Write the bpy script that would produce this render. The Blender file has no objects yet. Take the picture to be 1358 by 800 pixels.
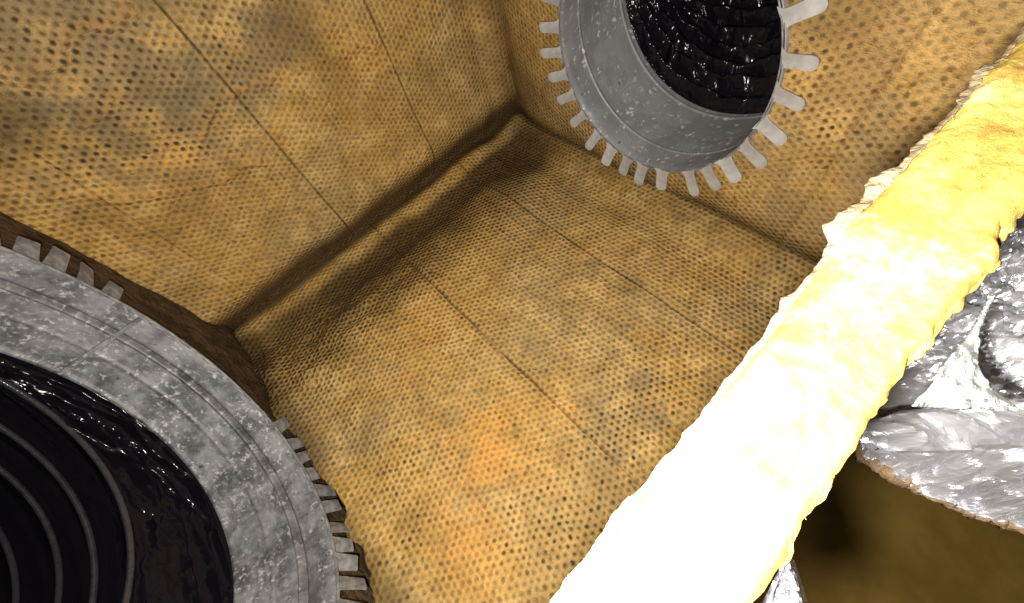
import bpy, math, random
import numpy as np
from mathutils import Vector, Matrix
random.seed(7); np.random.seed(7)
scene = bpy.context.scene
COL = scene.collection

# ------------------------------------------------------------------ frame of the box
# box units: a = along the rear edge, b = up from the base panel, c = out from the rear wall
S = 0.52
def W(a, b, c): return Vector((S*a, -S*c, S*b))
E1 = np.array([0.72023994, -0.65707539, 0.22250025])
E2 = np.array([-0.18938257, -0.4947833, -0.84812955])
E3 = np.array([0.66737446, 0.5687191, -0.48080132])
F_PX = 497.1016
CAM = np.array([-0.53892, 0.61575, 0.74429])
def on_plane(x, y, axis, val):
    """where the photograph's pixel falls on a plane of the box (a measuring aid)"""
    d = np.array([x-679.0, y-400.0, F_PX]); d = np.array([d@E1, d@E2, d@E3])
    return CAM + (val-CAM[axis])/d[axis]*d

# ------------------------------------------------------------------ camera, light, exposure
cd = bpy.data.cameras.new('camera'); cam = bpy.data.objects.new('camera', cd); COL.objects.link(cam)
cd.sensor_width = 36.0; cd.lens = 36.0*F_PX/1358.0; cd.clip_start = 0.005; cd.clip_end = 60.0
right = W(E1[0], E2[0], E3[0]).normalized(); down = W(E1[1], E2[1], E3[1]).normalized(); fwd = W(E1[2], E2[2], E3[2]).normalized()
m = Matrix.Identity(4)
for i in range(3):
    m[i][0] = right[i]; m[i][1] = -down[i]; m[i][2] = -fwd[i]; m[i][3] = W(*CAM)[i]
cam.matrix_world = m
scene.camera = cam
world = bpy.data.worlds.new('World'); scene.world = world; world.use_nodes = True
world.node_tree.nodes['Background'].inputs['Color'].default_value = (1.0, 0.95, 0.88, 1)
world.node_tree.nodes['Background'].inputs['Strength'].default_value = 0.022
ld = bpy.data.lights.new('phone_flash', 'POINT'); ld.energy = 8.3; ld.shadow_soft_size = 0.006; ld.color = (1.0, 0.95, 0.88)
lo = bpy.data.objects.new('phone_flash', ld); COL.objects.link(lo); lo.location = W(CAM[0]-0.045, CAM[1]-0.018, CAM[2]-0.001)
scene.view_settings.view_transform = 'Standard'; scene.view_settings.look = 'None'
scene.view_settings.exposure = 0.0; scene.view_settings.gamma = 1.0
scene.render.engine = 'CYCLES'
scene.cycles.max_bounces = 6; scene.cycles.diffuse_bounces = 3; scene.cycles.glossy_bounces = 3
scene.cycles.sample_clamp_indirect = 4.0

# ------------------------------------------------------------------ numpy noise
_rng = np.random.RandomState(11)
_TAB = _rng.rand(64, 64, 64).astype(np.float32)
def vnoise(x, y, z=0.0):
    x, y, z = np.broadcast_arrays(np.asarray(x, float), np.asarray(y, float), np.asarray(z, float))
    xi, yi, zi = np.floor(x).astype(int), np.floor(y).astype(int), np.floor(z).astype(int)
    def sm(t): return t*t*t*(t*(t*6-15)+10)
    u, v, w = sm(x-xi), sm(y-yi), sm(z-zi)
    r = 0
    for i in (0, 1):
        for j in (0, 1):
            for k in (0, 1):
                r = r + _TAB[(xi+i) & 63, (yi+j) & 63, (zi+k) & 63]*(u if i else 1-u)*(v if j else 1-v)*(w if k else 1-w)
    return r*2-1
def fbm(x, y, z=0.0, o=4, gain=0.5):
    s, amp = 0, 1.0
    for k in range(o):
        s = s + amp*vnoise(np.asarray(x)*2**k+17.3*k, np.asarray(y)*2**k+5.1*k, np.asarray(z)*2**k+3.7*k); amp *= gain
    return s
def ridged(x, y, z=0.0, o=3):
    s, amp = 0, 1.0
    for k in range(o):
        s = s + amp*(1-2*np.abs(vnoise(np.asarray(x)*2**k+9.1*k, np.asarray(y)*2**k+2.7*k, np.asarray(z)*2**k))); amp *= 0.5
    return s
def sstep(a, b, x):
    t = np.clip((np.asarray(x, float)-a)/(b-a), 0, 1); return t*t*(3-2*t)
def gauss(x, y, x0, y0, sx, sy=None, rot=0.0):
    sy = sy or sx; ca, sa = math.cos(rot), math.sin(rot)
    dx, dy = x-x0, y-y0
    return np.exp(-((dx*ca+dy*sa)/sx)**2-((-dx*sa+dy*ca)/sy)**2)

def crumple(x, y, cell, seed, slope=0.5):
    """creased sheet: flat facets meeting in sharp folds"""
    rs = np.random.RandomState(seed); x = np.asarray(x, float); y = np.asarray(y, float); shp = x.shape
    x = x.ravel(); y = y.ravel()
    nx = int((np.ptp(x)+2*cell)/cell)+1; ny = int((np.ptp(y)+2*cell)/cell)+1
    gx_, gy_ = np.meshgrid(np.arange(nx), np.arange(ny)); k = gx_.size
    sx = x.min()-cell+(gx_.ravel()+rs.rand(k))*cell; sy = y.min()-cell+(gy_.ravel()+rs.rand(k))*cell
    best = np.full(len(x), 9.0)
    for i in range(k):
        dx, dy = x-sx[i], y-sy[i]; near = np.abs(dx)+np.abs(dy) < 4.5*cell
        if not near.any(): continue
        dx, dy = dx[near], dy[near]; th0 = rs.rand()*6.28; d = np.full(len(dx), -9.0)
        for j in range(4):
            t = th0+j*1.571+rs.rand()*0.9; w = 0.6+rs.rand()*0.8
            d = np.maximum(d, w*(math.cos(t)*dx+math.sin(t)*dy))
        best[near] = np.minimum(best[near], d*slope)
    return best.reshape(shp)

# ------------------------------------------------------------------ object helpers
def link(o, parent=None):
    COL.objects.link(o)
    if parent is not None:
        o.parent = parent
    return o
def empty(name, label, cat, loc, group=None):
    o = bpy.data.objects.new(name, None); COL.objects.link(o); o.location = loc
    o['label'] = label; o['category'] = cat; o.empty_display_size = 0.03
    if group: o['group'] = group
    return o
def mesh_obj(name, verts, faces, mat, parent=None, smooth=True, uv=None, attrs=None):
    """verts in world metres; the object keeps its parent's origin"""
    v = np.asarray(verts, np.float32)
    if parent is not None:
        p = parent
        off = Vector((0, 0, 0))
        while p is not None:
            off = off + p.location; p = p.parent
        v = v - np.array(off, np.float32)
    me = bpy.data.meshes.new(name)
    me.from_pydata(v.tolist(), [], [tuple(int(i) for i in f) for f in faces])
    if smooth: me.shade_smooth()
    if uv is not None:
        ul = me.uv_layers.new(name='UVMap')
        li = np.empty(len(me.loops), np.int32); me.loops.foreach_get('vertex_index', li)
        ul.data.foreach_set('uv', np.asarray(uv, np.float32)[li].ravel())
    for k, a in (attrs or {}).items():
        at = me.attributes.new(k, 'FLOAT_VECTOR', 'POINT'); at.data.foreach_set('vector', np.asarray(a, np.float32).ravel())
    me.materials.append(mat)
    return link(bpy.data.objects.new(name, me), parent)
def to_world(a, b, c):
    a, b, c = np.broadcast_arrays(a, b, c)
    return np.stack([S*a, -S*c, S*b], -1).reshape(-1, 3)
def grid_faces(n, m_, wrap=False, off=0, flip=False):
    i = np.arange(n-1)[:, None]; j = np.arange(m_ if wrap else m_-1)[None, :]
    jn = (j+1) % m_
    q = np.stack([i*m_+j, i*m_+jn, (i+1)*m_+jn, (i+1)*m_+j], -1).reshape(-1, 4)+off
    return q[:, ::-1] if flip else q
def loft(rings):
    """rings: list of (n,3) box-unit arrays -> verts, faces"""
    n = len(rings[0]); v = np.concatenate(rings)
    return to_world(v[:, 0], v[:, 1], v[:, 2]), grid_faces(len(rings), n, True)
def tube(path, r, n=8, closed=False):
    """path in world metres"""
    P = np.asarray(path, float); N = len(P)
    T = np.gradient(P, axis=0)
    if closed: T = np.roll(P, -1, 0)-np.roll(P, 1, 0)
    T /= np.linalg.norm(T, axis=1)[:, None]+1e-12
    ref = np.array([0.3, 0.2, 0.93]); A = np.cross(T, ref); A /= np.linalg.norm(A, axis=1)[:, None]+1e-9; B = np.cross(T, A)
    ang = np.arange(n)*2*math.pi/n
    rr = np.broadcast_to(np.asarray(r, float), (N,))
    v = P[:, None]+rr[:, None, None]*(np.cos(ang)[None, :, None]*A[:, None]+np.sin(ang)[None, :, None]*B[:, None])
    f = grid_faces(N, n, True)
    if closed:
        j = np.arange(n); jn = (j+1) % n; b = (N-1)*n
        f = np.concatenate([f, np.stack([b+j, b+jn, jn, j], -1)])
    return v.reshape(-1, 3), f
def solidify(o, t, offset=-1):
    md = o.modifiers.new('thickness', 'SOLIDIFY'); md.thickness = t; md.offset = offset

# ------------------------------------------------------------------ node helpers
class NT:
    def __init__(s, name):
        s.mat = bpy.data.materials.new(name); s.mat.use_nodes = True
        s.t = s.mat.node_tree; s.bsdf = s.t.nodes['Principled BSDF']
    def n(s, typ, **kw):
        nd = s.t.nodes.new(typ)
        for k, v in kw.items(): setattr(nd, k, v)
        return nd
    def put(s, sock, v):
        if isinstance(v, bpy.types.NodeSocket): s.t.links.new(v, sock)
        elif v is not None: sock.default_value = v
    def m(s, op, a, b=None, c=None, clamp=False):
        nd = s.n('ShaderNodeMath', operation=op, use_clamp=clamp)
        for i, v in enumerate((a, b, c)):
            if v is not None: s.put(nd.inputs[i], v)
        return nd.outputs[0]
    def vm(s, op, a, b=None):
        nd = s.n('ShaderNodeVectorMath', operation=op)
        s.put(nd.inputs[0], a)
        if b is not None: s.put(nd.inputs[1], b)
        return nd.outputs['Value'] if op in ('LENGTH', 'DOT_PRODUCT', 'DISTANCE') else nd.outputs[0]
    def noise(s, vec, scale, detail=3, rough=0.5, dist=0.0, color=False):
        nd = s.n('ShaderNodeTexNoise'); s.put(nd.inputs['Vector'], vec)
        nd.inputs['Scale'].default_value = scale; nd.inputs['Detail'].default_value = detail
        nd.inputs['Roughness'].default_value = rough; nd.inputs['Distortion'].default_value = dist
        return nd.outputs['Color' if color else 'Fac']
    def ramp(s, v, a, b, lo=0.0, hi=1.0, smooth=True):
        nd = s.n('ShaderNodeMapRange', interpolation_type='SMOOTHSTEP' if smooth else 'LINEAR')
        s.put(nd.inputs[0], v); s.put(nd.inputs[1], a); s.put(nd.inputs[2], b); s.put(nd.inputs[3], lo); s.put(nd.inputs[4], hi)
        return nd.outputs[0]
    def mix(s, fac, a, b, blend='MIX'):
        nd = s.n('ShaderNodeMix', data_type='RGBA', blend_type=blend, clamp_factor=True)
        s.put(nd.inputs[0], fac)
        for k, v in ((6, a), (7, b)):
            if isinstance(v, tuple): v = (*v, 1.0) if len(v) == 3 else v
            s.put(nd.inputs[k], v)
        return nd.outputs[2]
    def bump(s, h, strength, dist, normal=None):
        nd = s.n('ShaderNodeBump'); s.put(nd.inputs['Height'], h)
        s.put(nd.inputs['Strength'], strength); nd.inputs['Distance'].default_value = dist
        if normal is not None: s.put(nd.inputs['Normal'], normal)
        return nd.outputs[0]
    def uv(s): return s.n('ShaderNodeTexCoord').outputs['UV']
    def obj(s): return s.n('ShaderNodeTexCoord').outputs['Object']
    def attr(s, name):
        nd = s.n('ShaderNodeAttribute', attribute_name=name); sp = s.n('ShaderNodeSeparateXYZ'); s.t.links.new(nd.outputs['Vector'], sp.inputs[0])
        return sp.outputs
    def set(s, **kw):
        for k, v in kw.items(): s.put(s.bsdf.inputs[k.replace('_', ' ')], v if not (isinstance(v, tuple) and len(v) == 3) else (*v, 1))
        return s.mat

# ---- perforated mat facing of the duct board
def mat_facing():
    t = NT('perforated_mat'); uv = t.uv()
    warp = t.noise(uv, 14.0, 2, color=True)
    wv = t.vm('SCALE', t.vm('SUBTRACT', warp, (0.5, 0.5, 0.5))); wv.node.inputs['Scale'].default_value = 0.012
    wf = t.noise(uv, 80.0, 1, color=True)
    wv2 = t.vm('SCALE', t.vm('SUBTRACT', wf, (0.5, 0.5, 0.5))); wv2.node.inputs['Scale'].default_value = 0.0035
    p = t.vm('ADD', t.vm('ADD', uv, wv), wv2)
    q = t.vm('MULTIPLY', p, (1/0.0108, 1/0.0108, 0.0))
    R3 = math.sqrt(3)
    ds, rs, bigs = [], [], []
    for off in ((0, 0, 0), (R3/2, 0.5, 0)):
        a = t.vm('ADD', q, off)
        cell = t.vm('MULTIPLY', a, (1/R3, 1.0, 0.0))
        sn = t.n('ShaderNodeVectorMath', operation='FLOOR'); t.put(sn.inputs[0], t.vm('ADD', cell, (0.5, 0.5, 0))); cid = sn.outputs[0]
        ctr = t.vm('MULTIPLY', cid, (R3, 1.0, 0.0))
        wn = t.n('ShaderNodeTexWhiteNoise', noise_dimensions='3D'); t.put(wn.inputs['Vector'], t.vm('ADD', cid, (off[0]*7+3.3, 1.7, 0.2)))
        jit = t.vm('MULTIPLY', t.vm('SUBTRACT', wn.outputs['Color'], (0.5, 0.5, 0.5)), (0.12, 0.12, 0.0))
        d = t.vm('LENGTH', t.vm('SUBTRACT', t.vm('SUBTRACT', a, ctr), jit))
        ds.append(d); rs.append(wn.outputs['Value'])
    near = t.m('LESS_THAN', ds[0], ds[1])
    d = t.m('MINIMUM', ds[0], ds[1])
    rnd = t.m('ADD', t.m('MULTIPLY', near, rs[0]), t.m('MULTIPLY', t.m('SUBTRACT', 1.0, near), rs[1]))
    fib = t.noise(uv, 420.0, 3, 0.7)
    fibl = t.noise(t.vm('MULTIPLY', uv, (1.0, 3.0, 1.0)), 160.0, 3, 0.65)
    dn = t.m('ADD', d, t.m('MULTIPLY', t.m('SUBTRACT', fib, 0.5), 0.16))
    st = t.attr('stain_shade'); sh = t.attr('surface')          # orange, brown (grime and painted shade), grey / groove, dot depth, clean
    region = t.noise(uv, 9.0, 4, 0.6)
    rad = t.m('ADD', 0.17, t.m('MULTIPLY', t.m('POWER', rnd, 2.0), 0.07))
    dot = t.ramp(dn, t.m('ADD', rad, 0.17), t.m('SUBTRACT', rad, 0.12))
    vis = t.m('ADD', t.m('MULTIPLY', t.m('POWER', rnd, 3.0), 0.30), t.ramp(region, 0.34, 0.66, 0.42, 0.85))
    vis = t.m('MULTIPLY', vis, sh[1], clamp=True)
    dotm = t.m('MULTIPLY', dot, vis, clamp=True)
    # colour of the cloth
    big = t.noise(uv, 3.4, 5, 0.65, 0.8); mid = t.noise(uv, 17.0, 5, 0.65, 0.4); fine = t.noise(uv, 75.0, 4, 0.7)
    base = t.mix(t.ramp(big, 0.36, 0.64), (0.36, 0.245, 0.098), (0.46, 0.272, 0.070))
    base = t.mix(t.ramp(mid, 0.45, 0.70, 0.0, 0.75), base, (0.62, 0.41, 0.150))
    base = t.mix(t.ramp(mid, 0.50, 0.26, 0.0, 0.60), base, (0.195, 0.120, 0.042))
    base = t.mix(t.ramp(fine, 0.52, 0.30, 0.0, 0.65), base, (0.17, 0.102, 0.032))
    base = t.mix(t.m('MULTIPLY', st[2], t.ramp(mid, 0.25, 0.6, 0.45, 1.0), clamp=True), base, (0.21, 0.158, 0.082))
    base = t.mix(t.m('MULTIPLY', st[0], t.ramp(mid, 0.3, 0.65, 0.45, 1.0), clamp=True), base, (0.60, 0.285, 0.060))
    base = t.mix(t.ramp(fibl, 0.40, 0.78, 0.0, 0.40), base, (0.18, 0.108, 0.034))
    base = t.mix(t.ramp(fib, 0.56, 0.80, 0.0, 0.45), base, (0.68, 0.48, 0.20))
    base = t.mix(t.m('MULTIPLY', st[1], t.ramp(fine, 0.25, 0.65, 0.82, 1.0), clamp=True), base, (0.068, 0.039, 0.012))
    base = t.mix(dotm, base, t.mix(t.m('POWER', rnd, 2.0), (0.095, 0.055, 0.017), (0.042, 0.026, 0.012)))
    spk = t.noise(uv, 130.0, 1, 0.5)
    base = t.mix(t.ramp(spk, 0.74, 0.80, 0.0, 0.6), base, (0.06, 0.035, 0.012))
    crack = t.ramp(t.noise(uv, 26.0, 3, 0.6), 0.30, 0.62, 0.45, 1.0)
    base = t.mix(t.m('MULTIPLY', sh[0], t.m('MULTIPLY', crack, 1.0)), base, (0.060, 0.034, 0.010))
    bowl = t.ramp(d, 0.06, 0.52)
    h = t.m('ADD', t.m('MULTIPLY', bowl, sh[2]), t.m('ADD', t.m('MULTIPLY', fib, 0.40), t.m('MULTIPLY', fibl, 0.55)))
    nb = t.bump(t.noise(uv, 34.0, 6, 0.62), 0.65, 0.006)
    nrm = t.bump(h, 0.9, 0.0017, nb)
    return t.set(Base_Color=base, Roughness=0.88, Normal=nrm, Specular_IOR_Level=0.18)
def mat_plain(name, col, rough=0.8, metallic=0.0, col2=None, scale=40.0, bump=0.3, bdist=0.001, coord='obj', spec=0.4):
    t = NT(name); p = t.obj() if coord == 'obj' else t.uv()
    nz = t.noise(p, scale, 5, 0.65)
    c = t.mix(t.ramp(nz, 0.35, 0.68), col, col2 or tuple(0.6*x for x in col))
    return t.set(Base_Color=c, Roughness=rough, Metallic=metallic, Normal=t.bump(t.noise(p, scale*3, 4, 0.6), bump, bdist), Specular_IOR_Level=spec)
def mat_galv(name, dark, lightc, fleck, lo, hi, stretch=(1, 1, 1), scale=90.0, spots=0.8):
    """dull zinc: grey ground, grey clouding, pale oxide flecks"""
    t = NT(name); uv = t.uv()
    p = t.vm('MULTIPLY', uv, stretch)
    cl = t.noise(p, scale*0.16, 5, 0.7, 0.3)
    g = t.mix(t.ramp(cl, 0.36, 0.66), dark, lightc)
    f1 = t.noise(p, scale, 4, 0.68); sel = t.noise(uv, scale*0.12, 3, 0.6)
    fl = t.m('MULTIPLY', t.ramp(f1, lo, hi), t.ramp(sel, 0.40, 0.60, 0.15, 1.0))
    vo = t.n('ShaderNodeTexVoronoi', feature='F1'); t.put(vo.inputs['Vector'], t.vm('ADD', p, t.vm('MULTIPLY', t.noise(uv, 60, 2, color=True), (0.03, 0.03, 0)))); vo.inputs['Scale'].default_value = scale*0.9
    spot = t.m('MULTIPLY', t.ramp(vo.outputs['Distance'], 0.30, 0.16), t.ramp(t.noise(uv, scale*0.45, 2), 0.50, 0.60))
    c = t.mix(t.m('MAXIMUM', fl, t.m('MULTIPLY', spot, spots)), g, fleck)
    sc = t.noise(t.vm('MULTIPLY', uv, (1.0, 9.0, 1.0)), 70.0, 3, 0.7)
    c = t.mix(t.ramp(sc, 0.60, 0.82, 0.0, 0.35), c, (0.05, 0.05, 0.052))
    dk = t.noise(uv, scale*0.5, 2, 0.5)
    c = t.mix(t.ramp(dk, 0.70, 0.76, 0.0, 0.8), c, (0.035, 0.033, 0.032))
    return t.set(Base_Color=c, Roughness=t.ramp(cl, 0.3, 0.7, 0.50, 0.68), Metallic=0.35, Specular_IOR_Level=0.3,
                 Normal=t.bump(t.m('ADD', t.noise(uv, 60.0, 4, 0.6), t.m('MULTIPLY', f1, 0.5)), 0.25, 0.0015))
def mat_film(name, col, rough, fade, stretch, bump, fineness):
    """thin glossy black plastic film; crinkled where it is gathered, smooth further along (fade = along the duct)"""
    t = NT(name); uv = t.uv(); p = t.vm('MULTIPLY', uv, stretch)
    sx = t.n('ShaderNodeSeparateXYZ'); t.put(sx.inputs[0], uv)
    k = t.ramp(sx.outputs[1], fade[0], fade[1], 1.0, 0.10)
    pw = t.vm('ADD', p, t.vm('SCALE', t.noise(uv, 14, 3, color=True))); pw.node.inputs[1].links[0].from_node.inputs['Scale'].default_value = 0.05
    r1 = t.n('ShaderNodeTexNoise', noise_type='RIDGED_MULTIFRACTAL'); t.put(r1.inputs['Vector'], pw); r1.inputs['Scale'].default_value = 16.0; r1.inputs['Detail'].default_value = 1.5
    h = t.m('ADD', t.m('MULTIPLY', r1.outputs['Fac'], 0.6), t.m('ADD', t.noise(p, fineness, 1.5, 0.5, 0.9), t.m('MULTIPLY', t.noise(p, fineness*2.7, 1.5, 0.5, 0.6), 0.30)))
    return t.set(Base_Color=t.mix(t.noise(uv, 30, 3), col, tuple(0.5*x for x in col)), Roughness=rough, Specular_IOR_Level=0.24, Normal=t.bump(h, t.m('MULTIPLY', k, bump), 0.006))
def mat_foil():
    t = NT('crumpled_foil'); uv = t.uv()
    vo = t.n('ShaderNodeTexVoronoi', feature='F1'); t.put(vo.inputs['Vector'], t.vm('ADD', uv, t.vm('MULTIPLY', t.noise(uv, 20, 3, color=True), (0.05, 0.05, 0)))); vo.inputs['Scale'].default_value = 34.0
    h = t.m('ADD', vo.outputs['Distance'], t.m('MULTIPLY', t.noise(uv, 60.0, 4, 0.55, 1.0), 0.9))
    return t.set(Base_Color=t.mix(t.noise(uv, 25, 3), (0.90, 0.90, 0.93), (0.76, 0.76, 0.80)), Metallic=0.76, Roughness=0.30, Normal=t.bump(h, 0.55, 0.004))
def mat_glass_wool():
    t = NT('yellow_glass_wool'); p = t.obj()
    a = t.noise(p, 60.0, 6, 0.7, 0.8); b = t.noise(p, 420.0, 4, 0.7, 0.5); cl = t.noise(p, 46.0, 5, 0.65)
    c = t.mix(t.ramp(a, 0.38, 0.62), (0.37, 0.235, 0.046), (0.60, 0.46, 0.118))
    c = t.mix(t.ramp(cl, 0.54, 0.70, 0.0, 0.85), c, (0.92, 0.83, 0.40))
    c = t.mix(t.ramp(b, 0.55, 0.8, 0.0, 0.35), c, (0.86, 0.74, 0.30))
    f2 = t.noise(t.vm('MULTIPLY', p, (1.0, 2.4, 1.0)), 700.0, 4, 0.75, 1.2)
    h = t.m('ADD', t.m('MULTIPLY', a, 0.22), t.m('ADD', t.m('MULTIPLY', b, 0.5), t.m('MULTIPLY', f2, 0.5)))
    return t.set(Base_Color=c, Roughness=0.95, Specular_IOR_Level=0.1, Normal=t.bump(h, 0.55, 0.0022))

M_MAT = mat_facing()
M_WOOL = mat_glass_wool()
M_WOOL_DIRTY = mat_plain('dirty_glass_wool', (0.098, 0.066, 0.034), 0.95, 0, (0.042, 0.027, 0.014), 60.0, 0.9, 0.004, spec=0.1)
M_FRINGE = mat_plain('pale_torn_mat', (0.34, 0.27, 0.17), 0.95, 0, (0.20, 0.14, 0.075), 160.0, 0.6, 0.002, spec=0.1)
M_FOIL = mat_foil()
M_FOIL_FLAT = mat_plain('smooth_foil', (0.80, 0.83, 0.80), 0.40, 0.5, (0.66, 0.70, 0.68), 40.0, 0.8, 0.004, 'uv')
M_ZINC_BIG = mat_galv('clouded_zinc', (0.085, 0.085, 0.088), (0.25, 0.251, 0.253), (0.50, 0.50, 0.495), 0.50, 0.68, (0.8, 1, 1), 140.0, 0.6)
M_ZINC_SMALL = mat_galv('smooth_zinc', (0.205, 0.208, 0.21), (0.27, 0.272, 0.275), (0.62, 0.62, 0.61), 0.58, 0.66, (1, 1, 1), 80.0)
M_ZINC_TAB = mat_plain('bare_zinc_tab', (0.34, 0.34, 0.336), 0.5, 0.35, (0.48, 0.48, 0.47), 90.0, 0.3, 0.0008)
M_ZINC_TAB_DULL = mat_plain('dull_zinc_tab', (0.125, 0.125, 0.126), 0.6, 0.3, (0.27, 0.27, 0.265), 150.0, 0.3, 0.0008)
M_FILM = mat_film('black_film', (0.007, 0.006, 0.009), 0.15, (0.145, 0.19), (0.16, 0.8, 1.0), 1.5, 24.0)
M_FILM2 = mat_film('black_film_gathered', (0.008, 0.007, 0.010), 0.18, (5.0, 6.0), (0.36, 1.1, 1.0), 2.1, 34.0)
M_WIRE = mat_plain('film_covered_wire', (0.035, 0.033, 0.037), 0.16, 0.0, (0.02, 0.02, 0.022), 90.0, 0.25, 0.001, spec=0.9)
M_JOIST = mat_plain('attic_deck_board', (0.56, 0.345, 0.070), 0.9, 0, (0.40, 0.23, 0.045), 8.0, 0.3, 0.003)

# ------------------------------------------------------------------ the box
PIECE = 0.775      # front panel's inner face
XD = -0.835        # the end panel with the large hole
BC, BR = (0.257, 0.387), 0.194        # small hole (b, c) and radius on the far end panel
DC, DR = (0.326, 0.400), 0.304        # large hole on the near end panel
box = empty('duct_board_box', 'open tan duct board box lined with perforated cloth, its front panel cut open', 'duct box', W(-0.4, 0, 0.4))

def axis_with(lo, hi, step, lines, w=0.0022):
    g = list(np.arange(lo, hi+step*0.5, step))
    g = [x for x in g if all(abs(x-l) > 2.2*w for l in lines)]
    for l in lines: g += [l-2*w, l-w, l-w*0.45, l, l+w*0.45, l+w, l+2*w]
    return np.array(sorted(g))
def panel(name, U, V, place, stain_shade, surf, uvs, thick_axis, thick, hole=None, keep=None, label=None, mat=None):
    """a sheet of facing over a board: the sheet's grid (U x V) is the front, the board's back and rims close it"""
    u, v = np.meshgrid(U, V, indexing='ij')
    a, b, c = place(u, v)
    a, b, c = [np.array(np.broadcast_to(k, u.shape), float) for k in (a, b, c)]
    n, m_ = u.shape
    f = grid_faces(n, m_)
    uu, vv = u.ravel(), v.ravel()
    vis = np.ones(len(f), bool)
    inside = None
    if hole is not None:
        (hu, hv), hr = hole
        rr = np.hypot(uu-hu, vv-hv); inside = rr < hr
        vis = ~inside[f].all(1)
    if keep is not None:
        vis &= keep(uu, vv)[f].all(1)
    f = f[vis]
    pos = np.stack([a.ravel(), b.ravel(), c.ravel()], 1)
    if hole is not None:                     # pull the cut edge onto the circle
        k = inside & np.isin(np.arange(len(uu)), f)
        s = hr/np.maximum(rr[k], 1e-6)
        nu, nv = hu+(uu[k]-hu)*s, hv+(vv[k]-hv)*s
        pa, pb, pc = place(nu, nv)
        pos[k] = np.stack(np.broadcast_arrays(pa, pb, pc), 1)
    back = pos.copy(); back[:, thick_axis] += thick
    used = np.unique(f); remap = -np.ones(len(pos), int); remap[used] = np.arange(len(used))
    f = remap[f]; pos = pos[used]; back = back[used]; K = len(used)
    # boundary edges -> rims
    ed = np.concatenate([f[:, [0, 1]], f[:, [1, 2]], f[:, [2, 3]], f[:, [3, 0]]])
    key = np.sort(ed, 1); _, idx, cnt = np.unique(key, axis=0, return_index=True, return_counts=True)
    be = ed[idx[cnt == 1]]
    P3 = to_world(*pos.T); B3 = to_world(*back.T)
    part = mesh_obj(name, P3, f, mat or M_MAT, box, True, uvs(u, v)[used] if callable(uvs) else None,
                    {'stain_shade': np.stack([np.broadcast_to(k, u.shape).ravel() for k in stain_shade(u, v)], 1)[used],
                     'surface': np.stack([np.broadcast_to(k, u.shape).ravel() for k in surf(u, v)], 1)[used]})
    rim = np.stack([be[:, 1], be[:, 0], be[:, 0]+K, be[:, 1]+K], 1)
    core = mesh_obj('fibreglass_core', np.concatenate([P3, B3]), np.concatenate([rim, f[:, ::-1]+K]), M_WOOL_DIRTY, part, False)
    if label: part['label'] = label
    return part
def line_at(x, x0, w=0.0024): return np.exp(-((x-x0)/w)**2)
def wob(v, k): return 0.0022*fbm(v*9, k, 0.5, 2)
def uvpair(s=(1, 1), o=(0, 0)): return lambda u, v: np.stack([u.ravel()*s[0]+o[0], v.ravel()*s[1]+o[1]], 1)

# --- base panel: u = a, v = c
C_LINES = [-0.461, -0.1975]
def c_height(a, c):
    h = 0.008*np.exp(-((c-0.006)/0.022)**2)*(1+0.15*fbm(a*7, 2.2, 0, 2))
    h = h-0.003*np.exp(-((c+0.040)/0.020)**2)
    h = h-0.011*np.exp(-((c-0.075)/0.040)**2)*sstep(-0.02, -0.16, a)
    h = h+0.010*np.exp(-((c-0.205)/0.065)**2)*sstep(-0.03, -0.2, a)*(1+0.18*fbm(a*6, c*6, 3, 2))
    h = h+0.016*sstep(-0.060, 0.015, a)-0.006*np.exp(-((a+0.075)/0.03)**2)
    h = h+0.0045*fbm(a*6+3, c*6, 1.5, 3)
    wr = np.exp(-((c-0.165)/0.085)**2)*sstep(-0.22, -0.36, a)+0.8*gauss(a, c, -0.70, 0.16, 0.10, 0.12)
    h = h+wr*0.0046*fbm(a*20+c*9, c*34-a*6, 0.3, 4)
    h = h+0.010*sstep(-0.76, -0.835, a)
    return h
def torn(c):
    return -0.834+0.020*gauss(c, c*0, 0.43, 0, 0.13, 1)+0.007*fbm(c*26, c*0+2, 0, 4)*sstep(0.05, 0.12, c)
def c_place(a, c):
    g = sum(line_at(a+wob(c, l), l, 0.0022) for l in C_LINES)
    lim = torn(c); over = np.clip(lim-a, 0, None)          # the torn end hangs down behind the square tabs
    return np.maximum(a, lim)-0.15*over, c_height(a, c)-0.0024*g-1.1*over, c
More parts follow.
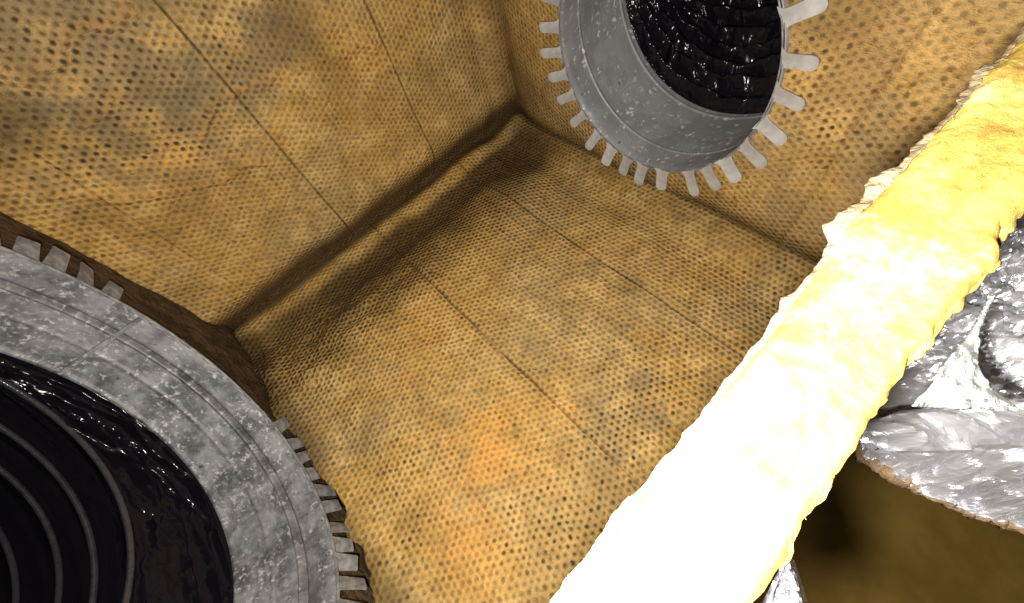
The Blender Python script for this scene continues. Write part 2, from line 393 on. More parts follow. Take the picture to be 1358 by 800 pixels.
def c_stain_shade(a, c):
    n = fbm(a*9, c*9, 4, 3); brk = fbm(a*24, c*24, 9, 4, 0.6)
    br = 0.97*sstep(0.016, 0.048, c+0.008*n)*sstep(0.255, 0.100, c+0.03*n+0.012*brk)*sstep(0.03, -0.12, a)*(0.35+0.65*sstep(-0.86, -0.62, a+0.05*n))  # brown valley beside the ridge: grime, with shading put into the colour
    br = br+0.92*sstep(0.008, -0.030, c+0.006*n)                                 # grime and painted shade in the crease along the rear edge
    br = br+0.75*gauss(a, c, -0.07, 0.10, 0.08, 0.09)+0.8*sstep(-0.002, 0.022, a)+0.35*sstep(-0.06, 0.0, a)  # corner shade towards the far end panel, painted in brown
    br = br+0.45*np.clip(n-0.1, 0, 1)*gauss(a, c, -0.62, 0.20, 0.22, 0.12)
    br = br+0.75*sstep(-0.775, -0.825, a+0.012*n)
    orr = 0
    for x, y, s, k in ((640, 620, .06, .9), (620, 720, .05, .8), (570, 430, .045, .65), (540, 490, .04, .6), (660, 560, .05, .6), (745, 540, .03, .5), (790, 330, .05, .4), (560, 330, .05, .3)):
        p = on_plane(x, y, 1, 0); orr = orr+0.8*k*gauss(a, c, p[0], p[2], s, s*1.35)*sstep(-0.7, 0.45, -brk)
    gr = 0
    for x, y, s, k in ((855, 520, .050, 1.0), (820, 590, .05, .9), (700, 460, .03, .7), (890, 545, .04, .6), (505, 760, .05, .5), (980, 400, .06, .5), (760, 700, .05, .5), (880, 350, .05, .4)):
        p = on_plane(x, y, 1, 0); gr = gr+0.8*k*gauss(a, c, p[0], p[2], s, s*1.2)*sstep(-0.45, 0.5, brk)
    return np.clip(orr, 0, 1), np.clip(br, 0, 1), np.clip(gr, 0, 1)
def c_surf(a, c):
    g = sum(line_at(a+wob(c, l), l, 0.0019) for l in C_LINES)
    g = g*(0.55+0.45*sstep(-0.3, 0.3, fbm(c*16, a*0+3, 1, 2)))
    dk = 0
    for x, y, s, k in ((855, 520, .07, 1.1), (800, 560, .06, .9), (760, 690, .07, .8), (1000, 400, .1, .7), (560, 720, .08, .5), (520, 380, .1, .9), (430, 470, .08, .8), (700, 300, .1, .5)):
        p = on_plane(x, y, 1, 0); dk = dk+k*gauss(a, c, p[0], p[2], s)
    return g, np.clip(0.75+0.5*dk, 0, 1.3)*(1-0.7*np.exp(-((c)/0.02)**2)), 0.85+1.2*np.exp(-((c-0.15)/0.10)**2)*sstep(-0.02, -0.2, a)
panel('board_panel', axis_with(-0.86, 0.02, 0.0036, C_LINES), axis_with(-0.055, PIECE+0.004, 0.0034, []), c_place, c_stain_shade, c_surf, uvpair(), 1, -0.055, label='base panel with wrinkled perforated cloth and orange stains')

# --- rear panel: u = a, v = b
A_LINES = [-0.752, -0.507, -0.244]
def poly_dist(pts):
    q = [on_plane(x, y, 2, 0)[:2] for x, y in pts]
    def f(a, b):
        a = a+0.006*fbm(a*28, b*28, 3, 3); b = b+0.006*fbm(a*28, b*28, 6, 3)
        best = np.full(np.shape(a), 9.0)
        for p0, p1 in zip(q[:-1], q[1:]):
            d = p1-p0; t = np.clip(((a-p0[0])*d[0]+(b-p0[1])*d[1])/(d@d), 0, 1)
            best = np.minimum(best, np.hypot(a-p0[0]-t*d[0], b-p0[1]-t*d[1]))
        return best
    return f
A_PUCKERS = [(poly_dist([(0, 97), (40, 98), (82, 70), (90, 52), (124, 34), (157, 24), (180, 8)]), 0.0050),
             (poly_dist([(270, 184), (285, 142), (311, 124), (337, 109), (375, 99), (400, 90), (450, 75), (490, 52), (500, 62)]), 0.0042),
             (poly_dist([(112, 146), (120, 161), (157, 131)]), 0.0035),
             (poly_dist([(67, 259), (150, 270), (232, 259), (300, 244), (337, 217), (360, 221)]), 0.0040)]
def a_place(a, b):
    g = sum(line_at(a+wob(b, l), l, 0.0022) for l in A_LINES)
    c = -0.012+0.0055*fbm(a*5, b*5, 7, 3)
    c = c-0.032*sstep(0.075, -0.015, b)
    c = c+0.012*np.exp(-((b-0.085)/0.03)**2)*0.6
    c = c+0.016*sstep(-0.055, 0.012, a)-0.004*np.exp(-((a+0.05)/0.02)**2)
    for pl, k in A_PUCKERS: c = c+1.3*k*np.exp(-(pl(a, b)/0.0065)**2)
    return a, b, c-0.0024*g
def a_stain_shade(a, b):
    n = fbm(a*8, b*8, 14, 3); brk = fbm(a*24, b*24, 19, 4, 0.6)
    br = 0.93*sstep(0.080, 0.022, b+0.012*n)*(0.75+0.25*sstep(-0.02, -0.2, a))+0.5*sstep(-0.05, 0.0, a+0.01*n)  # foot of the wall and far corner: grime plus shade painted brown
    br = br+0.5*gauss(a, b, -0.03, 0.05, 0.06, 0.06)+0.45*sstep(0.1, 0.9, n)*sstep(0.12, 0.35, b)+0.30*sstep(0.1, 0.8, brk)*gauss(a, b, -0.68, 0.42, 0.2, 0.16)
    orr = 0; gr = 0
    for x, y, s, k in ((235, 210, .05, .55), (310, 385, .035, .75), (265, 265, .04, .4), (480, 80, .04, .45), (600, 60, .05, .35), (90, 120, .05, .3), (180, 330, .04, .3)):
        p = on_plane(x, y, 2, 0); orr = orr+0.50*k*gauss(a, b, p[0], p[1], s*1.3)*sstep(-1.0, 0.6, -brk)
    for pl, k in A_PUCKERS: orr = orr+0.30*np.exp(-(pl(a, b)/0.008)**2)*sstep(-0.7, 0.3, brk)
    for x, y, s, k in ((40, 30, .14, 1.2), (180, 120, .10, .7), (350, 70, .05, .9), (390, 30, .06, .6), (300, 100, .05, .5), (640, 60, .06, .55), (560, 110, .05, .3), (60, 220, .05, .5), (150, 40, .06, .4)):
        p = on_plane(x, y, 2, 0); gr = gr+0.75*k*gauss(a, b, p[0], p[1], s*1.2)*sstep(-0.9, 0.7, brk)
    return np.clip(orr, 0, 1), np.clip(br, 0, 1), np.clip(gr, 0, 1)
def a_surf(a, b):
    g = 0
    for l, k in zip(A_LINES, (0.32, 1.0, 0.75)):
        g = g+k*line_at(a+wob(b, l), l, 0.0019)
    dk = 0
    for x, y, s, k in ((60, 60, .14, 1.2), (120, 160, .1, .9), (60, 230, .07, .9), (330, 60, .1, .9), (600, 80, .1, .6), (250, 190, .06, .7)):
        p = on_plane(x, y, 2, 0); dk = dk+k*gauss(a, b, p[0], p[1], s)
    return g, np.clip(0.55+0.38*dk, 0, 1.2), 0.75+0.3*sstep(0.15, 0.0, b)
panel('board_panel', axis_with(-0.865, 0.02, 0.0036, A_LINES), axis_with(-0.02, 0.86, 0.0044, []), a_place, a_stain_shade, a_surf, uvpair((1, 1), (3.1, 1.3)), 2, -0.055, label='rear panel, tan and grey, with dark creases running down')

# --- far end panel with the small hole: u = c, v = b
B_LINES = [0.682]
def b_place(c, b):
    g = sum(line_at(c+wob(b, l), l, 0.0024) for l in B_LINES)
    a = 0.004+0.004*fbm(c*5, b*5, 21, 3)+0.014*sstep(0.060, -0.01, b)+0.010*sstep(0.06, 0.0, c)
    flat = sstep(0.28, 0.23, np.hypot(b-BC[0], c-BC[1]))
    return a*(1-flat)+0.003*flat+0.002*g, b, c
def b_stain_shade(c, b):
    n = fbm(c*8, b*8, 24, 3)
    br = 0.90*sstep(0.075, 0.005, b+0.02*n)*(0.5+0.5*sstep(0.15, 0.45, c))+0.75*sstep(0.16, 0.02, c+0.02*n)*sstep(0.42, 0.05, b)  # soft corner shade along the base and rear edges, painted as brown
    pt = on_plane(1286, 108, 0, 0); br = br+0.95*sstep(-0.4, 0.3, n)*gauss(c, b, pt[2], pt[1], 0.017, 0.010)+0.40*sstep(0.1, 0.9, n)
    orr = 0.30*np.clip(fbm(c*6, b*6, 27, 2)+0.1, 0, 1)
    gr = 0.45*gauss(c, b, 0.63, 0.20, 0.12, 0.1)*(0.8+n)+0.45*sstep(-0.2, 0.7, fbm(c*12, b*12, 44, 4))+0.4*gauss(c, b, 0.2, 0.1, 0.1)
    return np.clip(orr, 0, 1), np.clip(br, 0, 1), np.clip(gr, 0, 1)
def b_surf(c, b):
    return 0.30*line_at(c+wob(b, 0.682), 0.682, 0.0019), np.clip(0.58+0.35*gauss(c, b, 0.66, 0.28, 0.12), 0, 1.2), 0.42+0.5*sstep(0.15, 0.02, b)
panel('board_panel', axis_with(-0.03, PIECE+0.004, 0.0042, B_LINES), axis_with(-0.01, 0.86, 0.0044, []), b_place, b_stain_shade, b_surf, uvpair((1, 1), (5.7, 2.9)), 0, 0.055, hole=((BC[1], BC[0]), BR+0.004), label='far end panel cut with the smaller round hole')

# --- near end panel with the large hole: u = c, v = b
def d_place(c, b):
    a = XD-0.004+0.0025*fbm(c*14, b*14, 31, 5, 0.6)-0.012*sstep(-0.02, -0.07, c)
    flat = sstep(0.36, 0.32, np.hypot(b-DC[0], c-DC[1]))
    return a*(1-0.7*flat)+(XD)*0.7*flat, b, c
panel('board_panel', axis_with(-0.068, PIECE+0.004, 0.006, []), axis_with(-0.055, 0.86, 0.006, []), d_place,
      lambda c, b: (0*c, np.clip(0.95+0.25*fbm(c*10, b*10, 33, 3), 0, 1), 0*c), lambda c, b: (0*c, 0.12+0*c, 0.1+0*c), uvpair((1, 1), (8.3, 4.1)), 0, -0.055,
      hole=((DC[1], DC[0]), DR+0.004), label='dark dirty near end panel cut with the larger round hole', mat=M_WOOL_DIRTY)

# --- front panel: its cut top edge crosses the picture; u = a
CUT = 0.4707
LP = [(1358, 45), (1295, 115), (1220, 200), (1160, 262), (1128, 295), (1105, 335), (1060, 395), (1000, 468), (930, 556), (870, 630), (800, 722), (740, 800), (690, 862)]
RP = [(1400, 235), (1358, 286), (1338, 312), (1345, 336), (1318, 352), (1292, 388), (1240, 450), (1200, 498), (1165, 560), (1120, 628), (1078, 692), (1045, 745), (1008, 800), (960, 866)]
def edge(pts):
    q = np.array([on_plane(x, y, 1, CUT) for x, y in pts]); o = np.argsort(q[:, 0]); return q[o, 0], q[o, 2]
La, Lc = edge(LP); Ra, Rc = edge(RP)
fa = np.arange(-0.90, 0.034, 0.0022); nA = len(fa)
def smooth(x, k=5):
    return np.convolve(np.pad(x, k, 'edge'), np.ones(2*k+1)/(2*k+1), 'valid')
left = smooth(np.interp(fa, La, Lc), 3)+0.0007*fbm(fa*80, fa*0+1, 0, 4, 0.6)
rightc = smooth(np.interp(fa, Ra, Rc), 2)+0.0007*fbm(fa*110, fa*0+5, 0, 4, 0.7)
nV = 34
tt = np.linspace(0, 1, nV)
ca = left[:, None]+(rightc-left)[:, None]*tt[None]
aa = np.repeat(fa[:, None], nV, 1)
cb = CUT+0.0006*fbm(aa*40, ca*60, 3, 3)+0.0006*fbm(aa*220, ca*320, 8, 3)
cb = cb-0.004*np.clip(1-tt[None]*9, 0, 1)**2-0.005*np.clip(1-(1-tt[None])*8, 0, 1)**2
front = mesh_obj('board_panel', to_world(aa, cb, ca), grid_faces(nA, nV), M_WOOL, box)
front['label'] = 'front panel with its bright yellow glass wool edge cut open'
# faces below the cut: inner cloth leaning back under the lip, outer foil
nb_ = 26
down_t = np.linspace(0, 1, nb_)**1.5
bb = cb[:, :1]+(-0.055-cb[:, :1])*down_t[None]
ci = left[:, None]+(PIECE+0.006-left[:, None])*sstep(0.0, 0.14, down_t)[None]
u_ = np.repeat(fa[:, None], nb_, 1)
mesh_obj('cloth_facing', to_world(u_, bb, ci), grid_faces(nA, nb_), M_MAT, front, True, np.stack([u_.ravel()+11, bb.ravel()], 1),
         {'stain_shade': np.zeros((nA*nb_, 3)), 'surface': np.tile([0, .5, .5], (nA*nb_, 1))})
bo = cb[:, -1:]+(-0.055-cb[:, -1:])*down_t[None]
co = rightc[:, None]+0.002*fbm(u_*30, bo*30, 6, 3)*sstep(0.0, 0.1, down_t)[None]-0.012*sstep(0.0, 0.03, down_t)[None]
mesh_obj('foil_facing', to_world(u_, bo, co), grid_faces(nA, nb_), M_FOIL, front, True, np.stack([u_.ravel(), bo.ravel()], 1))

# loose strands and tufts standing off the cut edge
def strands(name, n, mat, picker, length, parent, rad=0.00022):
    V, Fc, off = [], [], 0
    for i in range(n):
        p, d = picker()
        L = length*random.uniform(0.4, 1.3); k = 5
        bend = np.array([random.gauss(0, 1) for _ in range(3)])*0.5
        pts = [np.array(p)+L*(s*np.array(d)+s*s*bend) for s in np.linspace(0, 1, k)]
        pw = [np.array(W(*q)) for q in pts]
        v, f = tube(pw, np.linspace(rad, rad*0.5, k), 3)
        V.append(v); Fc.append(f+off); off += len(v)
    o = mesh_obj(name, np.concatenate(V), np.concatenate(Fc), mat, parent, False); o['kind'] = 'stuff'; return o
def pick_left():
    i = random.randrange(nA); return (fa[i], CUT-0.005, left[i]+0.001), (random.gauss(0, .7), random.gauss(0.1, .5), -random.uniform(0.1, 1))
def pick_right():
    i = random.randrange(nA); return (fa[i], CUT-0.008, rightc[i]-0.002), (random.gauss(0, .7), random.gauss(-0.1, .5), random.uniform(0.1, 1))
def pick_top():
    i = random.randrange(nA); j = random.randrange(4, nV-5); return (aa[i, j], cb[i, j]-0.001, ca[i, j]), (random.gauss(0, .9), random.uniform(0, .35), random.gauss(0, .9))
strands('loose_fibres', 1800, M_FRINGE, pick_left, 0.0010, front, 0.00005)
strands('loose_fibres', 2400, M_WOOL, pick_right, 0.0010, front, 0.00005)
strands('loose_fibres', 7000, M_WOOL, pick_top, 0.0022, front, 0.00004)

def tuft(name, pts, mat, parent, seed, sub=3):
    """a ragged lump of pulled fibre: a noisy blob round a short line"""
    V, Fc, off = [], [], 0
    rs = np.random.RandomState(seed)
    for (p, r) in pts:
        th = np.linspace(0, math.pi, 9); ph = np.linspace(0, 2*math.pi, 14, endpoint=False)
        T, Pp = np.meshgrid(th, ph, indexing='ij')
        d = np.stack([np.cos(T), np.sin(T)*np.cos(Pp), np.sin(T)*np.sin(Pp)], -1)
        rr = 0.7*r*(1+0.55*fbm(d[..., 0]*2.3+seed+off, d[..., 1]*2.3, d[..., 2]*2.3, 3))
        q = np.array(p)+d*rr[..., None]*np.array([1.2, 0.7, 1.0])
        V.append(to_world(q[..., 0], q[..., 1], q[..., 2])); Fc.append(grid_faces(9, 14, True)+off); off += 9*14
    return mesh_obj(name, np.concatenate(V), np.concatenate(Fc), mat, parent)
def at_cut(x, y, drop=0.0): return on_plane(x, y, 1, CUT-drop)
def wisps(name, spots, mat, n, length, rad):
    def pick():
        (x, y), sp = random.choice(spots)
        p = at_cut(x+random.gauss(0, sp), y+random.gauss(0, sp), 0.002)
        return p, (random.gauss(0, .8), random.gauss(0.1, .7), random.gauss(0, .8))
    return strands(name, n, mat, pick, length, front, rad)
# the cloth facing's torn lip, standing a little proud of the cut on the box side
n_l = 5
wl = (0.0012+0.0035*np.clip(fbm(fa*45, fa*0+9, 2, 5, 0.65)+0.15, 0, 2))*(0.35+0.65*sstep(-0.50, -0.34, fa))
ta = at_cut(1136, 290)[0]; wl = wl+0.0055*np.exp(-((fa-ta)/0.012)**2)*(0.7+0.5*fbm(fa*160, fa*0, 5, 3))+0.003*np.exp(-((fa-ta-0.03)/0.01)**2)
q_ = np.linspace(0, 1, n_l)[None]
cl_ = left[:, None]+0.0006-(wl[:, None]+0.0006)*q_
bl_ = CUT-0.0035-0.002*q_+0.0012*fbm(np.repeat(fa[:, None], n_l, 1)*90, cl_*90, 4, 3)
o = mesh_obj('torn_lip', to_world(np.repeat(fa[:, None], n_l, 1), bl_, cl_), grid_faces(nA, n_l), M_FRINGE, front); solidify(o, 0.0005)
wl = 0.0006+0.0014*np.clip(fbm(fa*75, fa*0+4, 6, 5, 0.7)+0.10, 0, 2)
cl_ = rightc[:, None]-0.0006+(wl[:, None]+0.0006)*q_
bl_ = CUT-0.0050-0.002*q_+0.0015*fbm(np.repeat(fa[:, None], n_l, 1)*90, cl_*90, 7, 3)
o = mesh_obj('torn_lip', to_world(np.repeat(fa[:, None], n_l, 1), bl_, cl_), grid_faces(nA, n_l), M_WOOL, front); solidify(o, 0.0006)

# ------------------------------------------------------------------ round collars
def circle(a, cen, r, n, noise=None):
    th = np.arange(n)*2*math.pi/n
    r = np.broadcast_to(np.asarray(r, float), (n,))
    return np.stack([np.full(n, a) if np.isscalar(a) else a, cen[0]+r*np.cos(th), cen[1]+r*np.sin(th)], 1)
def lerp(p, q, t): return p+(q-p)*t
def sleeve_rings(a0, c0, r0, a1, c1, r1, beads, n=180, steps=60):
    out = []
    for t in np.linspace(0, 1, steps):
        dr = sum(h*math.exp(-((t-tb)/w)**2) for tb, h, w in beads)
        out.append(circle(lerp(a0, a1, t), (lerp(c0[0], c1[0], t), lerp(c0[1], c1[1], t)), lerp(r0, r1, t)+dr, n))
    return out
def add_sleeve(root, rings, mat, r):
    v, f = loft(rings); n = len(rings[0]); k = len(rings)
    f = f.copy()
    th = np.arange(n)*2*math.pi/n*r
    L = np.linspace(0, abs(rings[-1][0, 0]-rings[0][0, 0]), k)
    uv = np.stack([np.tile(th, k), np.repeat(L, n)], 1)
    o = mesh_obj('sleeve', v, f, mat, root, True, uv)
    solidify(o, 0.0012, 0); return o
def tab_mesh(name, length, w0, w1, rounded, mat, thick=0.0007, foot=0.0028):
    """x = outward, y = across, z = up from the board; metres"""
    out = []
    for s in (0, 0.06, 0.14, 0.26, 0.5, 0.8): out.append((s*length*0.82, lerp(w0, w1, s)/2+foot*max(0, 1-s/0.26)**2))
    if rounded:
        for q in np.linspace(0, 1, 5)[:-1]:
            out.append((length*(0.82+0.18*math.sin(q*math.pi/2)), w1/2*math.cos(q*math.pi/2)))
    else: out += [(length*0.97, w1/2), (length, w1*0.42)]
    ring = [(x, y) for x, y in out]+[(x, -y) for x, y in reversed(out)]
    zc = lambda x: 0.0012*math.sin(min(1, x/length)*math.pi*0.5)-0.0006
    v = [(x, y, zc(x)+thick/2) for x, y in ring]+[(x, y, zc(x)-thick/2) for x, y in ring]; n = len(ring)
    h = n//2
    f = []
    for s in (0, n):
        for i in range(h-1):
            q = (s+i, s+i+1, s+n-2-i, s+n-1-i); f.append(q if s == 0 else q[::-1])
    for i in range(n): f.append((i, i+n, (i+1) % n+n, (i+1) % n))
    me = bpy.data.meshes.new(name); me.from_pydata(v, [], f); me.materials.append(mat)
    return me
def place_tab(root, me, a, cen, r, ang_deg, lift, twist, sway, normal_sign, scale=1.0, wide=1.0):
    th = math.radians(ang_deg)
    rad = W(0, math.cos(th), math.sin(th)).normalized(); nor = W(normal_sign, 0, 0).normalized(); tan = nor.cross(rad)
    base = W(a, cen[0]+r*math.cos(th), cen[1]+r*math.sin(th))-root.location
    mm = Matrix((rad, tan, nor)).transposed().to_4x4()
    mm = Matrix.Translation(base) @ mm @ Matrix.Rotation(sway, 4, 'Z') @ Matrix.Rotation(-lift, 4, 'Y') @ Matrix.Rotation(twist, 4, 'X') @ Matrix.Diagonal((scale, wide, 1, 1))
    o = bpy.data.objects.new('tab', me); link(o, root); o.matrix_local = mm; return o

# small collar on the far end panel
SC, SR = BC, BR
small = empty('round_collar', 'smaller grey collar with finger tabs, fixed in the far end panel', 'duct collar', W(0, *SC), 'round metal collars of the box')
IC, IR, ID = (0.317, 0.421), 0.2196, 0.16
rings = sleeve_rings(-0.001, SC, SR, ID, IC, IR, [(0.0, 0.0025, 0.05), (0.30, -0.0018, 0.010), (0.93, -0.0020, 0.012)], 200, 140)
add_sleeve(small, rings, M_ZINC_SMALL, SR)
t_small = [tab_mesh('finger_tab', 0.0245, 0.0088, 0.0092, True, M_ZINC_TAB), tab_mesh('finger_tab', 0.0235, 0.0080, 0.0088, True, M_ZINC_TAB), tab_mesh('finger_tab', 0.0225, 0.0092, 0.0088, True, M_ZINC_TAB)]
seen = [61.7, 74.7, 86.7, 99.2, 112.5, 124.3, 136.1, 146.3, 162.4, 175.6, 186.7, 198.5, 210.8, 225.1, 237.8, 249.6, 261.4, 273.9]
angs = seen+[273.9+12.3*k for k in range(1, 12)]
for k, d in enumerate(angs):
    far = 195 < d < 300
    place_tab(small, t_small[k % 3], -0.0015, SC, SR-0.001, d, random.uniform(0.02, 0.12)+(0.25 if far else 0), random.gauss(0, 0.12), random.gauss(0, 0.10), -1, random.uniform(0.9, 1.05)*(1.10 if 90 < d < 190 else 1.0), 1.28 if 100 < d < 205 else 1.1)
# rim wire of the mouth
th = np.linspace(0, 2*math.pi, 220, endpoint=False)
mp = np.stack([W(-0.001, SC[0]+SR*math.cos(q), SC[1]+SR*math.sin(q)) for q in th])
v, f = tube(mp, 0.0006, 6, True); mesh_obj('rolled_rim', v, f, M_ZINC_TAB_DULL, small)

# large collar on the near end panel
big = empty('round_collar', 'large grey weathered collar with short square tabs, in the near end panel', 'duct collar', W(XD, *DC), 'round metal collars of the box')
JC, JR, JD = (0.325, 0.380), 0.274, -0.95
rings = sleeve_rings(XD+0.006, DC, DR, JD, JC, JR, [(0.30, 0.0042, 0.020), (0.345, -0.0038, 0.018), (0.62, -0.0014, 0.022), (0.97, -0.002, 0.02)], 240, 140)
add_sleeve(big, rings, M_ZINC_BIG, DR)
t_big = [tab_mesh('square_tab', 0.0190, 0.0128, 0.0104, False, M_ZINC_TAB_DULL, foot=0.0010), tab_mesh('square_tab', 0.0175, 0.0125, 0.0106, False, M_ZINC_TAB_DULL, foot=0.0010), tab_mesh('square_tab', 0.0200, 0.0128, 0.0098, False, M_ZINC_TAB_DULL, foot=0.0010)]
for k in range(60):
    d = 146+6.0*k
    w = ((d+180) % 360)-180
    hidden = -160 < w < -100
    place_tab(big, t_big[k % 3], XD+0.006, DC, DR-0.002, d+random.gauss(0, 0.6), (-0.35 if hidden else random.uniform(0.12, 0.38)), random.gauss(0, 0.16), random.gauss(0, 0.10), 1, random.uniform(0.85, 1.1)*(0.6 if hidden else 1))
mp = np.stack([W(XD+0.006, DC[0]+DR*math.cos(q), DC[1]+DR*math.sin(q)) for q in th])
v, f = tube(mp, 0.0013, 6, True); mesh_obj('rolled_rim', v, f, M_ZINC_TAB_DULL, big)
# lapped lock seam along the sleeve
p0 = on_plane(185, 418, 0, XD); sa = math.atan2(p0[2]-DC[1], p0[1]-DC[0])
sv = []
for t in np.linspace(0.02, 0.98, 24):
    cb_, cc_, r_ = lerp(DC[0], JC[0], t), lerp(DC[1], JC[1], t), lerp(DR, JR, t)
    for q, dr in ((-0.016, 0.0005), (-0.015, 0.0042), (0.004, 0.0042), (0.005, 0.0005)):
        sv.append((lerp(XD+0.006, JD, t), cb_+(r_-dr)*math.cos(sa+q), cc_+(r_-dr)*math.sin(sa+q)))
sv = np.array(sv); mesh_obj('lock_seam', to_world(*sv.T), grid_faces(24, 4), M_ZINC_BIG, big, False, np.stack([np.tile([0, .004, .012, .016], 24), np.repeat(np.linspace(0, .12, 24), 4)], 1))

# ------------------------------------------------------------------ flexible ducts behind the collars
def duct(root, keys, profile, n, steps, mat, name='liner'):
    K = np.array(keys, float)          # rows: a, cb, cc, r
    s = np.linspace(0, len(K)-1, steps)
    cols = [np.interp(s, np.arange(len(K)), K[:, i]) for i in range(4)]
    cols = [smooth(c, 2) for c in cols]
    TH = np.arange(n)*2*math.pi/n
    sg, tg = np.meshgrid(s, TH, indexing='ij')
    r = cols[3][:, None]+profile(sg, tg)
    a = np.repeat(cols[0][:, None], n, 1)
    b = cols[1][:, None]+r*np.cos(tg); c = cols[2][:, None]+r*np.sin(tg)
    L = np.concatenate([[0], np.cumsum(np.hypot(np.diff(cols[0]), np.diff(cols[1])))])
    uv = np.stack([(tg*0.28).ravel(), np.repeat(L, n)], 1)
    return mesh_obj(name, to_world(a, b, c), grid_faces(steps, n, True), mat, root, True, uv)
# large duct
lb = empty('flexible_duct', 'wide black flexible duct with wire ribs, inside the large weathered collar', 'flexible duct', W(JD, *JC), 'black flexible ducts of the box')
mids = {'A': ((150, 645), -1.0, (0.485, 0.354), 0.3535), 'B': ((100, 664), -1.08, (0.449, 0.324), 0.351), 'C': ((52, 680), -1.16, (0.380, 0.269), 0.308), 'D': ((18, 745), -1.24, (0.33, 0.22), 0.29)}
RW = 0.285
keys = [(JD+0.004, *JC, JR+0.004), (-0.965, 0.345, 0.385, 0.280)]
wires = []
for k, (px, a, c_, r_) in mids.items():
    p = on_plane(*px, 0, a); c_ = np.array(c_); d = np.array([p[1], p[2]])-c_; d /= np.linalg.norm(d)
    cen = np.array([p[1], p[2]])-d*RW; keys.append((a, cen[0], cen[1], RW)); wires.append(keys[-1])
for k in range(1, 8):
    l = wires[3]; keys.append((l[0]-0.085*k, l[1]+0.01*k, l[2]-0.05*k, RW)); wires.append(keys[-1])
def prof_big(s, t):
    w = 0.013*np.abs(np.sin(np.clip(s-2, 0, None)*math.pi))*(s > 2)
    cr = sstep(0.15, 0.7, s)*sstep(2.0, 1.75, s)
    w = w+cr*(0.017*ridged(t*2.0+s*2.4, s*4.6-t*1.5, 0.2, 3)-0.006)
    w = w+0.0016*ridged(t*20, s*8, 1.0, 2)*sstep(0.2, 1, s)*sstep(2.1, 1.5, s)
    return w
duct(lb, keys, prof_big, 420, 300, M_FILM)
Wk = np.array(wires); path = []
ref = math.radians(158)
for q in np.arange(-0.25, len(Wk)-1.001, 1/150.0):
    ang = ref+(q % 1.0)*2*math.pi
    i = q
    row = [np.interp(max(i, 0), np.arange(len(Wk)), Wk[:, j]) for j in range(4)]
    if i < 0: row[0] += 0.08*(-i)
    path.append(W(row[0], row[1]+(row[3]-0.0035)*math.cos(ang), row[2]+(row[3]-0.0035)*math.sin(ang)))
def ring_path(row, jitter):
    out = []
    for q in np.linspace(0, 2*math.pi, 160, endpoint=False):
        rr = row[3]-0.0042+jitter*math.sin(3*q+row[0]*40)
        out.append(W(row[0]+0.006*math.sin(q-ref), row[1]+rr*math.cos(q), row[2]+rr*math.sin(q)))
    return out
for row in wires[:7]:
    v, f = tube(ring_path(row, 0.0006), 0.0020, 8, True); mesh_obj('wire_rib', v, f, M_WIRE, lb)

# small duct, pushed up into close folds
sb = empty('flexible_duct', 'narrow black flexible duct with close gathered folds, behind the smaller collar', 'flexible duct', W(ID, *IC), 'black flexible ducts of the box')
keys = [(ID-0.003, *IC, IR+0.003)]
for k in range(1, 15):
    keys.append((ID+0.050*k, IC[0]+0.026*k, IC[1]-0.026*k, IR+0.010))
def prof_small(s, t):
    ph = s*1.9+0.22*fbm(t*1.1, s*0.6, 3, 3)
    w = -0.034*(1-np.abs(np.cos(ph*math.pi)))**0.7*sstep(0.05, 0.5, s)
    w = w+sstep(0.05, 0.4, s)*(0.0045*ridged(t*3.5, s*3.5, 5, 3)-0.003)
    return w
duct(sb, keys, prof_small, 420, 420, M_FILM2)

# ------------------------------------------------------------------ outside the front panel
# foil-faced wrap lying against the outside of the front panel
wrap = empty('foil_wrap', 'crumpled silver foil duct wrap with a beige fibre edge outside the front panel', 'duct wrap', W(-0.1, 0.1, 1.0))
def wrap_rim(c): return np.interp(c, [0.80, 0.872, 0.888, 0.918, 0.946, 0.970, 1.4], [-0.285, -0.290, -0.304, -0.306, -0.300, -0.290, -0.10])
nu, nv = 300, 260
cc = np.linspace(0.802, 1.30, nu)[:, None]; q = np.linspace(0, 1, nv)[None]
aw = wrap_rim(cc)+1.0*q**1.8
dd = aw-wrap_rim(cc)
hb = 0.165+0.075*sstep(0.0, 0.050, dd)-0.015*sstep(0.12, 0.3, dd)+0.03*sstep(0.9, 1.15, cc)
hb = hb+1.0*crumple(aw, cc+0*aw, 0.045, 4, 0.75)*(0.3+0.7*sstep(0.0, 0.04, dd))-0.014
hb = hb+1.0*crumple(aw, cc+0*aw, 0.016, 5, 1.15)+crumple(aw, cc+0*aw, 0.0075, 15, 0.8)-0.008
hb = hb+0.002*fbm(cc*30, aw*30, 5, 3)
cc2 = np.broadcast_to(cc, aw.shape)
o = mesh_obj('foil_jacket', to_world(aw, hb, cc2), grid_faces(nu, nv), M_FOIL, wrap, False, np.stack([aw.ravel(), cc2.ravel()], 1)); solidify(o, 0.0006)
# beige fibre edge under the rim
ea = wrap_rim(cc[:, 0]); eb = hb[:, 0]
pth = np.stack([W(ea[i]+0.003, eb[i]-0.006, cc[i, 0]) for i in range(nu)])
v, f = tube(pth, 0.0028+0.0012*fbm(np.arange(nu)*0.09, np.arange(nu)*0+1, 0, 3), 9)
v = v+0.0012*np.stack([vnoise(v[:, 0]*400+k, v[:, 1]*400, v[:, 2]*400) for k in (0, 9, 23)], 1)
M_BEIGE = mat_plain('beige_fibre', (0.36, 0.25, 0.15), 0.95, 0, (0.20, 0.13, 0.07), 120.0, 0.9, 0.003, spec=0.1)
mesh_obj('fibre_edge', v, f, M_BEIGE, wrap)
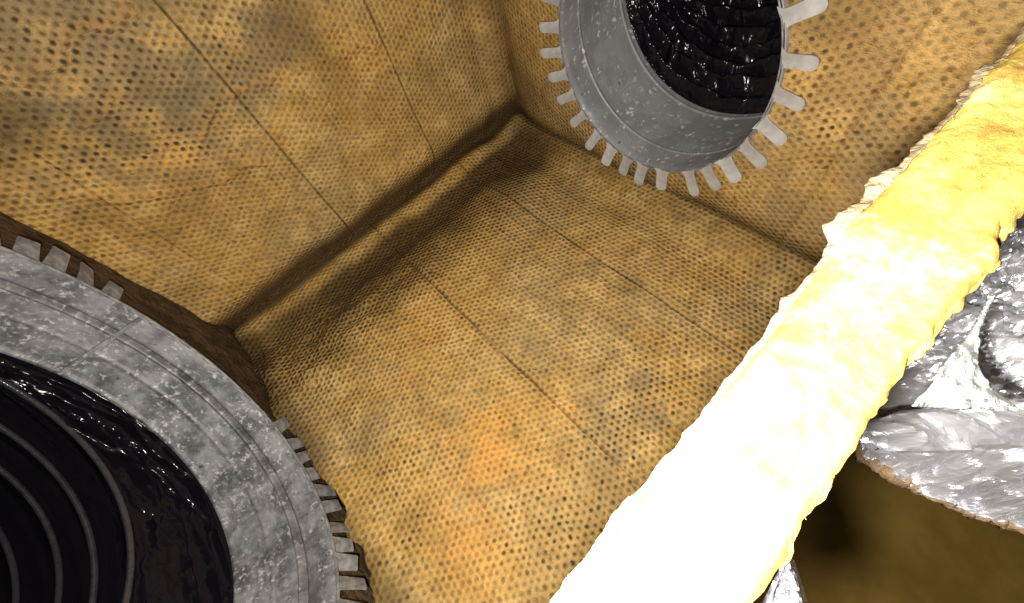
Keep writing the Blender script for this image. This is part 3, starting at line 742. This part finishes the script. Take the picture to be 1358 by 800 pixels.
# rolled fold across the wrap
def surf_h(a, c):
    i = np.argmin(np.abs(cc[:, 0]-c)); j = np.argmin(np.abs(aw[i]-a)); return hb[i, j]
fold = []
for s in np.linspace(0, 1, 140):
    x, y = lerp(1150, 1420, s), lerp(578, 552, s)
    p = on_plane(x, y, 1, 0.262); fold.append(W(p[0], 0.255+0.008*s+0.003*math.sin(9*s), p[2]))
fv, ff = tube(fold, 0.0055+0.0035*np.sin(np.linspace(0.2, 2.9, 140)), 22)
kx = np.arange(len(fv)) % 22; nr = crumple(fv[:, 0]*1.0, kx*0.0022, 0.010, 7, 1.1)-0.003
fv = fv+0.9*np.stack([nr*0.3, -nr*0.5, nr], 1)
mesh_obj('rolled_fold', fv, ff, M_FOIL, wrap, False, np.stack([fv[:, 0]/S, fv[:, 2]/S], 1))
# pale flap standing up beside the panel, pleated towards its right corner
fl = []
gx = 60
for i in range(gx):
    for j in range(gx):
        s, t = i/(gx-1), j/(gx-1)
        xr = float(np.interp(t, [0, .2, .45, .75, 1], [1352, 1316, 1292, 1300, 1318])); xl = float(np.interp(t, [0, .3, .65, 1], [1208, 1238, 1268, 1300]))
        x = lerp(xl, xr, s)+2*math.sin(9*t+3*s); y = lerp(lerp(538, 546, s), lerp(424, 392, s), t)
        ang = math.atan2(546-y, 1356-x+1e-3); rad_ = math.hypot(546-y, 1356-x)
        pl = 0.010*float(ridged(ang*3.2, rad_*0.006, 4, 2))+0.004*float(fbm(s*5, t*5, 2, 3))
        fl.append(on_plane(x, y, 1, 0.325+0.02*t+0.8*pl))
fl = np.array(fl); o = mesh_obj('pale_flap', to_world(*fl.T), grid_faces(gx, gx), M_FOIL_FLAT, wrap, True, np.stack([fl[:, 0], fl[:, 2]], 1)); solidify(o, 0.0006)
# scrap of foil peeled off the front panel
sc_ = []
for i in range(40):
    for j in range(30):
        s, t = i/39, j/29
        x = lerp(985, lerp(1052, 1085, s), t); x = lerp(lerp(1040, 985, s), lerp(1050, 1085, s), t); y = lerp(742, 850, s)
        hgt = 0.372+0.020*(1-t)+0.010*float(ridged(s*3.0, t*6.0, 1, 3))-0.012*math.sin(t*6)
        sc_.append(on_plane(x, y, 1, hgt))
sc_ = np.array(sc_); o = mesh_obj('peeled_foil', to_world(*sc_.T), grid_faces(40, 30), M_FOIL, front, False, np.stack([sc_[:, 0], sc_[:, 2]], 1)); solidify(o, 0.0005)

# dark deck far below, outside the box
me_v, me_f = [], []
floor = empty('floor', 'dark brown attic deck boards below', 'floor', W(0, -0.9, 1.4)); del floor['category']; floor['kind'] = 'structure'; floor['label'] = 'dark brown attic deck far below the box'
def board(c0, c1, name='plank'):
    a0, a1, b0, b1 = -3.0, 4.0, -0.94, -0.90
    v = np.array([(a, b, c) for a in (a0, a1) for b in (b0, b1) for c in (c0, c1)])
    f = [(0, 1, 3, 2), (4, 6, 7, 5), (0, 4, 5, 1), (2, 3, 7, 6), (0, 2, 6, 4), (1, 5, 7, 3)]
    mesh_obj(name, to_world(*v.T), f, M_JOIST, floor, False)
for k in range(-5, 6): board(1.06+0.8*k, 1.06+0.8*k+0.796)
